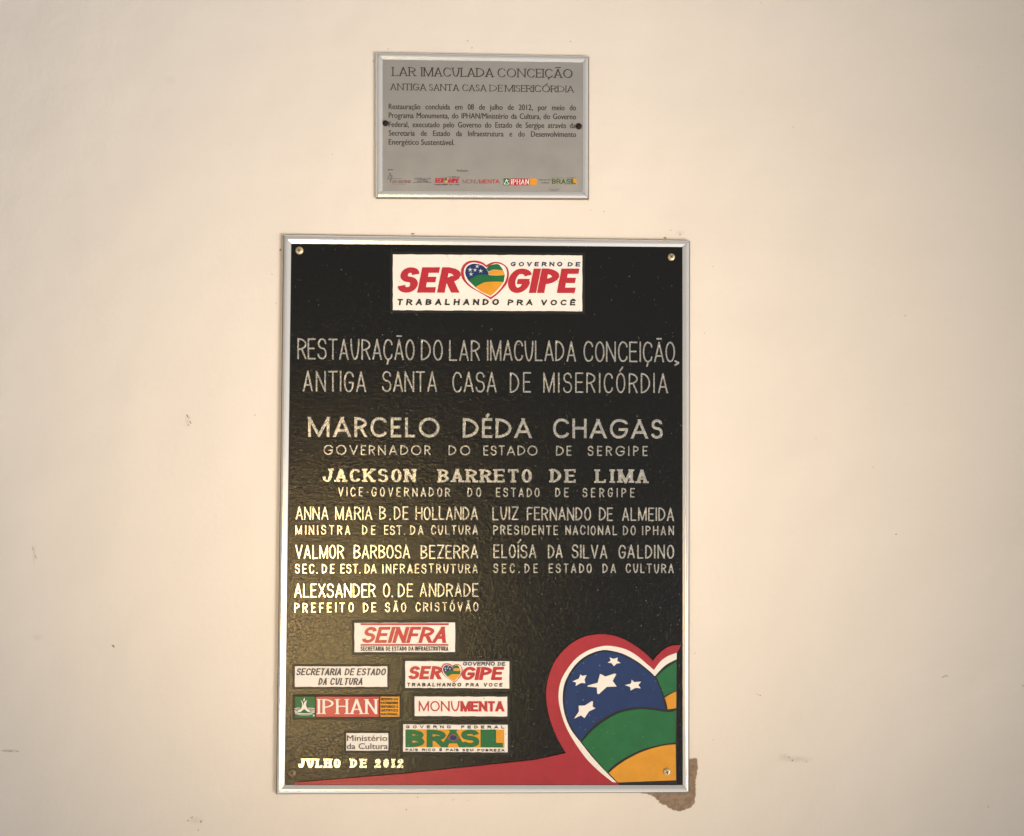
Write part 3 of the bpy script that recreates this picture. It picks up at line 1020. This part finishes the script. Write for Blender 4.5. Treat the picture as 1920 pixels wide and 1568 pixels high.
# big logo at the head of the plaque
o = tile(736.3, 1091.7, 476.9, 581.6, 478.9, 583.6)
tile_text(o, [('SER', (743.4, 867, 501.6, 549), HEAVY)], 'red')
tile_text(o, [('GIPE', (948.5, 1088.5, 504, 549.6), HEAVY)], 'red')
tile_text(o, [('TRABALHANDO', (744.4, 936.3, 561, 572.3)), ('PRA', (951.6, 999.3, 561.8, 572.6)), ('VOCÊ', (1014, 1080, 562.4, 572.8))], 'ink', gap_share=.62, **WIDE)
tile_text(o, [('GOVERNO', (957.3, 1055, 491.5, 499.6)), ('DE', (1064.3, 1088.7, 491.8, 499.9))], 'navy', gap_share=.62, **WIDE)
heart_logo(o, lambda a: a / 4.923 + 720, lambda b_: b_ / 4.923 + 460)
# red logo between two bars
o = tile(664.3, 853.2, 1168.2, 1223, 1167.4, 1222.8)
rb = MB()
for x0, x1, a_, b2 in ((676.3, 841.5, 1169.0, 1172.5), (676, 841, 1208.2, 1211.0)):
    rb.prism([at(x0, b2, DL), at(x1, b2, DL), at(x1, a_, DL), at(x0, a_, DL)], DT - .0003, DL)
rb.build('bar', M['red'], o)
tile_text(o, [('SEINFRA', (677, 843.6, 1176, 1206, 1175.6, 1205.7))], 'red', tv=.225, th=.18, table=W_SANS, cap='flat', slant=.28, gap_share=.1, gapmin=.05)
tile_text(o, [('SECRETARIA', (676, 720, 1212.4, 1220.6)), ('DE', (723.5, 732, 1212.4, 1220.6)), ('ESTADO', (735, 762.5, 1212.4, 1220.6)), ('DA', (766, 775.5, 1212.4, 1220.6)), ('INFRAESTRUTURA', (778, 840.5, 1212.4, 1220.6))],
          'ink', tv=.16, table=W_COND, cap='flat', gap_share=.22)
# grey italic tile
o = tile(552.8, 726, 1249.6, 1288.2, border=4)
IT = dict(tv=.185, th=.15, table=W_SANS, cap='flat', slant=.22, gap_share=.16)
tile_text(o, [('SECRETARIA', (554.8, 642, 1253.4, 1266.4)), ('DE', (645.5, 666, 1253.6, 1266.5)), ('ESTADO', (668.5, 725, 1253.6, 1266.6)), ('DA', (596.3, 615, 1271.6, 1284.7)), ('CULTURA', (618, 682, 1271.6, 1284.7))], 'grey', **IT)
# small copy of the head logo
o = tile(759.7, 955, 1239.6, 1290, 1240.4, 1291.3)
tile_text(o, [('SER', (764.4, 831, 1249.4, 1274), HEAVY)], 'red')
tile_text(o, [('GIPE', (863.5, 946.5, 1250.8, 1275.4), HEAVY)], 'red')
tile_text(o, [('TRABALHANDO', (763, 865.4, 1280.7, 1287.4)), ('PRA', (873, 898.4, 1281, 1287.6)), ('VOCE', (906.5, 942.6, 1281, 1287.6))], 'ink', gap_share=.5, **WIDE)
tile_text(o, [('GOVERNO', (867.5, 928.5, 1241.3, 1248.4)), ('DE', (932.8, 947.8, 1241.8, 1248.8))], 'navy', gap_share=.12, **WIDE)
heart_logo(o, lambda a: 827.3 + (a - 712) * .0905, lambda b_: 1244.2 + (b_ - 143) * .1005)
# three-coloured tile with a cathedral
o = tile(552.3, 749.4, 1305.2, 1346, border=3.5, material='black', wob=.2)
for nm, x0, x1, y0, y1 in (('green_field', 553, 590.6, 1306, 1345.5), ('red_field', 593, 710.4, 1306.3, 1344.3), ('yellow_field', 713, 749, 1306.3, 1344)):
    f_ = MB()
    f_.prism([at(x0, y1, DL), at(x1, y1, DL), at(x1, y0, DL), at(x0, y0, DL)], DT - .0003, DT + .0005, .0002)
    f_.build(nm, M[nm.split('_')[0]], o)
DLs = DL
DT, DL = DT + .0005, DT + .0009
tile_text(o, [('IPHAN', (595.7, 707.2, 1311, 1339))], 'white', tv=.16, th=.07, table=W_SANS, cap='flat', serif=.07, sth=.055, gap_share=.26)
yl = 1308.8
for k, ws_ in enumerate(([('INSTITUTO', 714.5, 736), ('DO', 738.5, 746.6)], [('PATRIMONIO', 714.5, 746.6)], [('HISTORICO', 714.5, 741), ('E', 743.6, 746.6)], [('ARTISTICO', 714.5, 746.6)], [('NACIONAL', 714.5, 746.6)])):
    y0 = 1309.2 + 7 * k
    tile_text(o, [(a, (b_, c, y0, y0 + 4.4)) for a, b_, c in ws_], 'ink', tv=.2, table=W_SANS, cap='flat', gap_share=.22)
ca = MB()
Zc = lambda a, b_: at(a / 7.127 + 510, b_ / 7.127 + 1280, DL)
kk = 0
for pl in ([(432, 198), (440, 235), (425, 250), (418, 240)], [(385, 235), (410, 262), (420, 305), (432, 262), (470, 235), (458, 268), (452, 305), (470, 345), (520, 395), (480, 392), (430, 352), (380, 395), (330, 392), (392, 345), (405, 305), (400, 268)]):
    ca.prism([Zc(a, b_) for a, b_ in pl], DT - .0002, DL + .00002 * kk)
    kk += 1
for pth, wd_ in (([(303, 350), (340, 340), (375, 342)], 9), ([(480, 342), (530, 342), (572, 350)], 9), ([(303, 372), (330, 365), (365, 366)], 8), ([(490, 366), (535, 366), (572, 372)], 8), ([(305, 395), (360, 412), (435, 416), (510, 412), (570, 395)], 10), ([(310, 415), (370, 430), (435, 433), (500, 430), (545, 420)], 6), ([(340, 392), (300, 380)], 8), ([(520, 392), (570, 380)], 8)):
    for (a, b_), (c, d_) in zip(pth, pth[1:]):
        l = hypot(c - a, d_ - b_)
        nx, ny = -(d_ - b_) / l * wd_ / 2, (c - a) / l * wd_ / 2
        ca.prism([Zc(a + nx, b_ + ny), Zc(a - nx, b_ - ny), Zc(c - nx, d_ - ny), Zc(c + nx, d_ + ny)], DT - .0002, DL + .00002 * kk)
        kk = (kk + 1) % 17
ca.prism([Zc(548, 450), Zc(566, 450), Zc(566, 432), Zc(548, 432)], DT - .0002, DL)
ca.build('cathedral_emblem', M['white'], o)
DT, DL = D + .0018, DLs
# red word on white
o = tile(777.2, 951.2, 1306, 1342.9, 1306.5, 1343.6)
tile_text(o, [('MONU', (785.2, 861.6, 1315, 1334), dict(tv=.13, th=.12)), ('MENTA', (863.3, 945.5, 1315.3, 1334.3), dict(tv=.27, th=.2, gap_share=.02, gapmin=-.05))], 'red', table=W_SANS, cap='flat', gap_share=.14)
# green and yellow logo
o = tile(755.7, 952, 1358.4, 1409.8, 1359.3, 1411)
f_ = MB()
f_.prism([at(760.2, 1401.2, DL), at(945.6, 1402.3, DL), at(945.6, 1368.6, DL), at(760.2, 1368, DL)], DT - .0003, DT + .0003)
f_.build('yellow_field', M['yellow'], o)
BR = dict(tv=.34, th=.25, table=W_SANS, cap='flat')
mb = MB()
for i, (ch, x0, x1) in enumerate((('B', 760.3, 796), ('R', 800, 836), ('A', 829, 870.5), ('S', 863.5, 899), ('I', 901, 914), ('L', 917, 945.4))):
    write(mb, ch, box(x0, x1, 1368.2, 1401.4, DL, 1368.4, 1401.7), d0=DT, d1=DL + .00012 * (i % 2), **{**BR, **({'tv': .5} if ch == 'I' else {}), **({'tv': .4} if ch in 'BL' else {})})
mb.build('lettering', M['green'], o)
dm = MB()
dm.prism([at(837.3, 1383.4, DL), at(850, 1391, DL), at(862.8, 1383.4, DL), at(850, 1375.6, DL)], DT, DL + .0004)
dm.build('diamond', M['maroon'], o)
dm = MB()
dm.prism([at(850 + 6.5 * cos(a * pi / 8), 1383.4 + 4.6 * sin(a * pi / 8), DL) for a in range(16)], DT, DL + .0007)
dm.build('disc', M['blue'], o)
tile_text(o, [('GOVERNO', (760.8, 845.2, 1360.6, 1365.8)), ('FEDERAL', (864.9, 945.8, 1361, 1366.2))], 'ink', tv=.24, table=W_SANS, cap='flat', gap_share=.9)
tile_text(o, [('PAÍS', (760.5, 783.5, 1404, 1408.6)), ('RICO', (791.5, 816.5, 1404, 1408.6)), ('É', (824, 829, 1404, 1408.6)), ('PAÍS', (836, 860, 1404.3, 1409)), ('SEM', (867, 887.5, 1404.5, 1409.1)), ('POBREZA', (895, 946, 1404.8, 1409.4))],
          'ink', tv=.24, table=W_SANS, cap='flat', gap_share=.4)
# small two-line tile
o = tile(649, 727.6, 1374.9, 1407.7, border=4)
mb = MB()
font_mb(mb, 'Ministério', box(650.6, 726, 1378.2, 1389.6, DL), DL, bold=.02)
font_mb(mb, 'da Cultura', box(650.4, 727, 1393.4, 1404.8, DL), DL + .00003, bold=.02)
mb.build('lettering', M['grey'], o)

# ------------------------------------------------------------------ the big heart in the corner
Hc = lambda a, b_, d: at(1000 + a / 4.356, 1170 + b_ / 4.356, d)


def art(name, pts, d0, d1, material, parent, bev=.0004, sub=4, raw=False):
    mb = MB()
    sp = smooth_line(pts, True, sub)
    mb.prism([Hc(a, b_, d1) for a, b_ in sp], d0, d1, bev)
    return mb.build(name, M[material], parent)


swoosh_l = (552 - 1000) * 4.356
heart = art('heart_emblem', [(swoosh_l, 1296, 0), (swoosh_l, 1313, 0), (700, 1313, 0), (700, 1200, 0), (400, 700, 0), (1171, 300, 0), (1171, 238, 0), (1188, 210, 0), (1207, 172, 0), (1130, 178), (1070, 205), (1010, 260), (975, 302, 0), (930, 255), (850, 190), (740, 125), (630, 90), (520, 85), (400, 110),
                             (290, 175), (200, 270), (145, 370), (110, 500), (105, 620), (130, 760), (180, 900), (225, 990), (265, 1055, 0), (120, 1088, 0), (0, 1112, 0), (-435, 1158, 0), (-1045, 1222, 0)], D - .0004, D + .0016, 'crimson', big)
art('white_border', [(1171, 236, 0), (1100, 262), (1040, 305), (985, 376, 0), (930, 330), (850, 262), (760, 210), (650, 182), (560, 182), (450, 215), (350, 280), (270, 380), (220, 480), (205, 600), (225, 720), (269, 848), (342, 975), (434, 1103), (534, 1202), (648, 1294, 0), (690, 1296, 0),
                     (690, 1200, 0), (1171, 600, 0)], D - .0002, D + .0019, 'white', heart)
art('outline', [(1173, 288, 0), (1100, 325), (1050, 365), (993, 428, 0), (940, 378), (850, 308), (740, 248), (640, 220), (560, 215), (460, 247), (370, 307), (298, 398), (252, 500), (240, 620), (257, 740), (307, 862), (382, 962), (478, 1084), (598, 1214), (692, 1306, 0), (1173, 1306, 0)],
    D, D + .0020, 'black', heart, bev=0)
art('blue_field', [(560, 228), (480, 252), (385, 312), (312, 400), (268, 500), (252, 620), (268, 735), (318, 855), (385, 953, 0), (405, 935), (470, 855), (560, 780), (680, 715), (800, 685), (900, 680), (1000, 690), (1080, 703, 0), (1065, 640), (1045, 560), (1000, 455), (950, 400), (850, 322), (740, 262), (640, 232)],
    D, D + .0025, 'blue', heart)
art('green_band', [(394, 966, 0), (480, 870), (580, 792), (700, 727), (830, 699), (930, 697), (1100, 719), (1167, 704, 0), (1161, 970, 0), (1060, 983), (900, 1023), (760, 1088), (660, 1153), (602, 1212, 0), (500, 1097)], D, D + .0025, 'green', heart)
art('yellow_band', [(616, 1217, 0), (680, 1162), (780, 1097), (900, 1040), (1050, 996), (1163, 983, 0), (1166, 1278, 0), (690, 1296, 0)], D, D + .0025, 'yellow', heart)
art('green_band', [(1004, 432, 0), (1055, 385), (1110, 342), (1169, 306, 0), (1167, 545, 0), (1110, 568), (1068, 590, 0), (1040, 515)], D, D + .0025, 'green', heart)
art('yellow_band', [(1073, 602, 0), (1120, 573), (1168, 550, 0), (1166, 689, 0), (1097, 699, 0), (1088, 650)], D, D + .0025, 'yellow', heart)
for s_ in ([(545, 408), (590, 430), (665, 405), (678, 412), (648, 465), (681, 512), (600, 515), (535, 574), (522, 570), (518, 520), (442, 512), (446, 503), (525, 480)],
           [(622, 275), (655, 285), (690, 275), (685, 302), (715, 320), (678, 325), (658, 346), (640, 322), (607, 317), (632, 298)],
           [(385, 412), (400, 425), (435, 418), (418, 455), (425, 485), (388, 483), (345, 508), (350, 480), (318, 470), (372, 447)],
           [(803, 455), (825, 475), (880, 472), (858, 500), (878, 527), (835, 522), (795, 545), (790, 515), (747, 500), (797, 488)],
           [(370, 668), (420, 667), (478, 630), (488, 634), (484, 676), (508, 690), (455, 715), (418, 770), (388, 748), (332, 775), (372, 715)]):
    mb = MB()
    mb.prism([Hc(a, b_, D + .003) for a, b_ in s_], D + .002, D + .0031, .0003)
    mb.build('star', M['white'], heart)

PX = .000786
screw(big, 561.5, 470, 7.3 * PX, D, (M['brass'], M['slot']), .05)
screw(big, 1258.6, 482.3, 6.9 * PX, D, (M['brass'], M['slot']), .75)
screw(big, 547.8, 1448.6, 7.4 * PX, D, (M['brown'], M['slot']), .4)
screw(big, 1250.3, 1446.8, 6.9 * PX, D + .0023, (M['brass'], M['slot']), .2)

# ================================================================== small plaque
D2 = 0.0045
SO = [at(704.5, 98.3, .004), at(1104.8, 105.3, .004), at(1104.3, 374.2, .004), at(704.6, 372.2, .004)]
SI = [at(717.1, 111.4, D2), at(1092.7, 117, D2), at(1092.2, 360.2, D2), at(717, 357.8, D2)]
small = plaque_root('information_plaque', ((SO[2][0] + SO[3][0]) / 2, SO[3][1]), 'small grey steel plaque with dark printed text above a row of tiny logos', 'plaque')
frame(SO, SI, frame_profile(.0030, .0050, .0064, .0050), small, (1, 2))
p = MB()
c0 = ((SI[0][0] + SI[2][0]) / 2, (SI[0][1] + SI[2][1]) / 2)
p.prism([(q[0] + (q[0] - c0[0]) * .012, q[1] + (q[1] - c0[1]) * .012) for q in SI], .001, D2)
p.build('panel', M['steel'], small)
E1 = D2 + .00018


def line2(words, a, b_, name='inscription', material='etch', d=E1, **kw):
    mb = MB()
    for tx, x0, x1 in words:
        y = lambda x, i: a[i] + (b_[i] - a[i]) * (x - a[0]) / (b_[0] - a[0])
        write(mb, tx, box(x0, x1, y(x0, 1), y(x0, 2), d, y(x1, 1), y(x1, 2)), d0=D2 - .0002, d1=d, **kw)
    return mb.build(name, M[material], small)


TR = dict(gapmin=.25, tv=.128, th=.052, nib=radians(-16), table=W_TRAJ, cap='flat', serif=.11, sth=.06, wave=True, gap_share=.19)
line2([('LAR', 735.6, 779.4), ('IMACULADA', 789.7, 924.9), ('CONCEIÇÃO', 933, 1073.6)], (735, 125.8, 142.6), (1073, 130.2, 146.4), **TR)
line2([('ANTIGA', 732, 799), ('SANTA', 804.6, 860.2), ('CASA', 866.9, 911.7), ('DE', 917.9, 942.3), ('MISERICÓRDIA', 947, 1076)], (732, 156.7, 169.2), (1076, 161.3, 173.5), **TR)
for k, (tx, x0, x1, b0, b1) in enumerate((('Restauração concluída em 08 de julho de 2012, por meio do', 728.9, 1080, 204.9, 207.2),
                                         ('Programa Monumenta, do IPHAN/Ministério da Cultura, do Governo', 728.9, 1080, 221.4, 224),
                                         ('Federal, executado pelo Governo do Estado de Sergipe através da', 728.9, 1079, 238.4, 240.6),
                                         ('Secretaria de Estado da Infraestrutura e do Desenvolvimento', 728.9, 1080, 254.6, 257.2),
                                         ('Energético Sustentável.', 728.9, 852, 271.4, 272.4))):
    mb = MB()
    font_mb(mb, tx, box(x0, x1, b0 - 11, b0, E1, b1 - 11, b1), E1, bold=.022, fit_words=(.80 if k < 4 else False))
    mb.build('inscription', M['etch'], small)
for tx, q in (('Apoio', (726.8, 737, 316.6, 319.4)), ('Realização', (857, 876.6, 318.2, 321.6))):
    mb = MB()
    font_mb(mb, tx, box(*q, E1), E1, bold=.02)
    mb.build('inscription', M['etch'], small)

Sp = lambda a, b_: (680 + a / 4.174, 70 + b_ / 4.174)


def sbox(x0, x1, y0, y1):
    a, b_ = Sp(x0, y0)
    c, d_ = Sp(x1, y1)
    return (a, c, b_, d_)


def print_text(parent, items, material, name='lettering', **kw):
    mb = MB()
    for tx, q in items:
        write(mb, tx, box(*sbox(*q), E1), d0=D2 - .0002, d1=E1, **kw)
    return mb.build(name, M[material], parent)


def thin_line(mb, pth, wd_, d=E1):
    for k, ((a, b_), (c, d_)) in enumerate(zip(pth, pth[1:])):
        l = hypot(c - a, d_ - b_) or 1
        nx, ny = -(d_ - b_) / l * wd_ / 2, (c - a) / l * wd_ / 2
        mb.prism([at(*Sp(*q), d) for q in ((a + nx, b_ + ny), (a - nx, b_ - ny), (c - nx, d_ - ny), (c + nx, d_ + ny))], D2 - .0002, d + .000015 * (len(mb.f) % 11))


# figure emblem and its word
mb = MB()
for pth, wd_ in (([(190, 1110), (205, 1082), (232, 1080)], 3), ([(212, 1085), (205, 1105), (197, 1118)], 2.5), ([(222, 1085), (224, 1108), (214, 1138)], 5), ([(205, 1100), (212, 1112), (222, 1105)], 2.5), ([(228, 1084), (234, 1100)], 2.5)):
    thin_line(mb, pth, wd_)
mb.prism([at(*Sp(214 + 6 * cos(i * pi / 5), 1069 + 7 * sin(i * pi / 5)), E1) for i in range(10)], D2 - .0002, E1)
thin_line(mb, [(230, 1107), (308, 1107)], 2)
thin_line(mb, [(232, 1148), (340, 1150)], 1.6)
lg = mb.build('printed_logo', M['slate'], small)
print_text(lg, [('SÃO', (228, 265, 1119, 1139)), ('CRISTÓVÃO', (275, 376, 1120, 1141))], 'maroon', tv=.13, th=.08, table=W_COND, cap='flat', gap_share=.3)
# three grey lines
mb = MB()
for tx, q in (('SECRETARIA DE ESTADO', (403, 535, 1101, 1108)), ('DA INFRAESTRUTURA E DO', (411, 528, 1113, 1120)), ('DESENVOLVIMENTO', (425, 512, 1125, 1131)), ('ENERGETICO SUSTENTAVEL', (395, 541, 1134, 1140))):
    ws_ = tx.split(' ')
    tot = len(tx)
    cx = q[0]
    un = (q[1] - q[0]) / tot
    for w_ in ws_:
        write(mb, w_, box(*sbox(cx, cx + un * (len(w_) - .15), q[2], q[3]), E1), .17, D2 - .0002, E1, table=W_SANS, cap='flat')
        cx += un * (len(w_) + 1)
mb.build('printed_logo', M['slate'], small)
# red word with the heart
lg = print_text(small, [('SER', (560, 640, 1103, 1140)), ('GIPE', (664, 757, 1105, 1141))], 'red', name='printed_logo', **HEAVY)
print_text(lg, [('GOVERNO', (672, 732, 1091, 1098)), ('DE', (738, 760, 1091, 1098))], 'navy', tv=.2, table=W_SANS, cap='flat')
print_text(lg, [('TRABALHANDO', (560, 668, 1149, 1158)), ('PRA', (680, 706, 1149, 1158)), ('VOCE', (718, 755, 1149, 1158))], 'ink', tv=.2, table=W_SANS, cap='flat', gap_share=.5)
h0, h1 = Sp(632, 1098), Sp(670, 1142)
heart_logo(lg, lambda a: h0[0] + (a - 712) / 440 * (h1[0] - h0[0]), lambda b_: h0[1] + (b_ - 143) / 355 * (h1[1] - h0[1]), lift=D2)
lg = print_text(small, [('MONU', (783, 905, 1113, 1145))], 'maroon', name='printed_logo', tv=.09, table=W_SANS, cap='flat', gap_share=.15)
print_text(lg, [('MENTA', (912, 1070, 1114, 1145))], 'red', tv=.17, th=.15, table=W_SANS, cap='flat', gap_share=.12)
mb = MB()
mb.prism([at(*Sp(*q), E1) for q in ((1155, 1159), (1306, 1159), (1306, 1106), (1155, 1106))], D2 - .0002, E1)
lg = mb.build('printed_logo', M['red'], small)
for nm, x0, x1 in (('green_field', 1103, 1149), ('yellow_field', 1312, 1362)):
    mb = MB()
    mb.prism([at(*Sp(*q), E1) for q in ((x0, 1159), (x1, 1159), (x1, 1105), (x0, 1105))], D2 - .0002, E1)
    mb.build(nm, M[nm.split('_')[0]], lg)
mb = MB()
write(mb, 'IPHAN', box(*sbox(1162, 1301, 1112, 1152), E1 + .0002), .16, E1 - .0001, E1 + .0002, th=.07, table=W_SANS, cap='flat', serif=.06, sth=.06, gap_share=.26)
for k, (pth, wd_) in enumerate((([(1126, 1112), (1119, 1132), (1108, 1148)], 5), ([(1126, 1112), (1132, 1132), (1145, 1148)], 5), ([(1108, 1150), (1144, 1150)], 4), ([(1113, 1118), (1122, 1128)], 4), ([(1140, 1118), (1130, 1128)], 4))):
    thin_line(mb, pth, wd_, E1 + .0002)
mb.build('lettering', M['white'], lg)
mb = MB()
font_mb(mb, 'Ministério da', box(*sbox(1380, 1470, 1110, 1121), E1), E1, bold=.01)
font_mb(mb, 'Cultura', box(*sbox(1396, 1457, 1131, 1144), E1), E1, bold=.015)
mb.build('printed_logo', M['etch'], small)
mb = MB()
mb.prism([at(*Sp(*q), E1) for q in ((1645, 1147), (1674, 1147), (1674, 1106), (1645, 1106))], D2 - .0002, E1 - .00008)
lg = mb.build('printed_logo', M['yellow'], small)
print_text(lg, [('BRASIL', (1481, 1668, 1110, 1148))], 'olive', tv=.23, th=.19, table=W_SANS, cap='flat', gap_share=.1)
print_text(lg, [('GOVERNO', (1481, 1565, 1099, 1105)), ('FEDERAL', (1590, 1668, 1099, 1105))], 'olive', name='small_lettering', tv=.2, table=W_SANS, cap='flat', gap_share=.7)
mb = MB()
thin_line(mb, [(1580, 1154), (1650, 1154)], 1.6)
thin_line(mb, [(1455, 1189), (1498, 1189)], 3)
thin_line(mb, [(1503, 1188), (1541, 1189)], 3)
thin_line(mb, [(1470, 1202), (1525, 1202)], 3)
mb.build('printed_logo', M['slate'], small)
screw(small, 723, 231.5, 5.6 * PX, D2, (M['cap'], M['slot']), .4, slot=False, name='screw_cap')
screw(small, 1085.3, 237.3, 6.0 * PX, D2, (M['cap'], M['slot']), .4, slot=False, name='screw_cap')
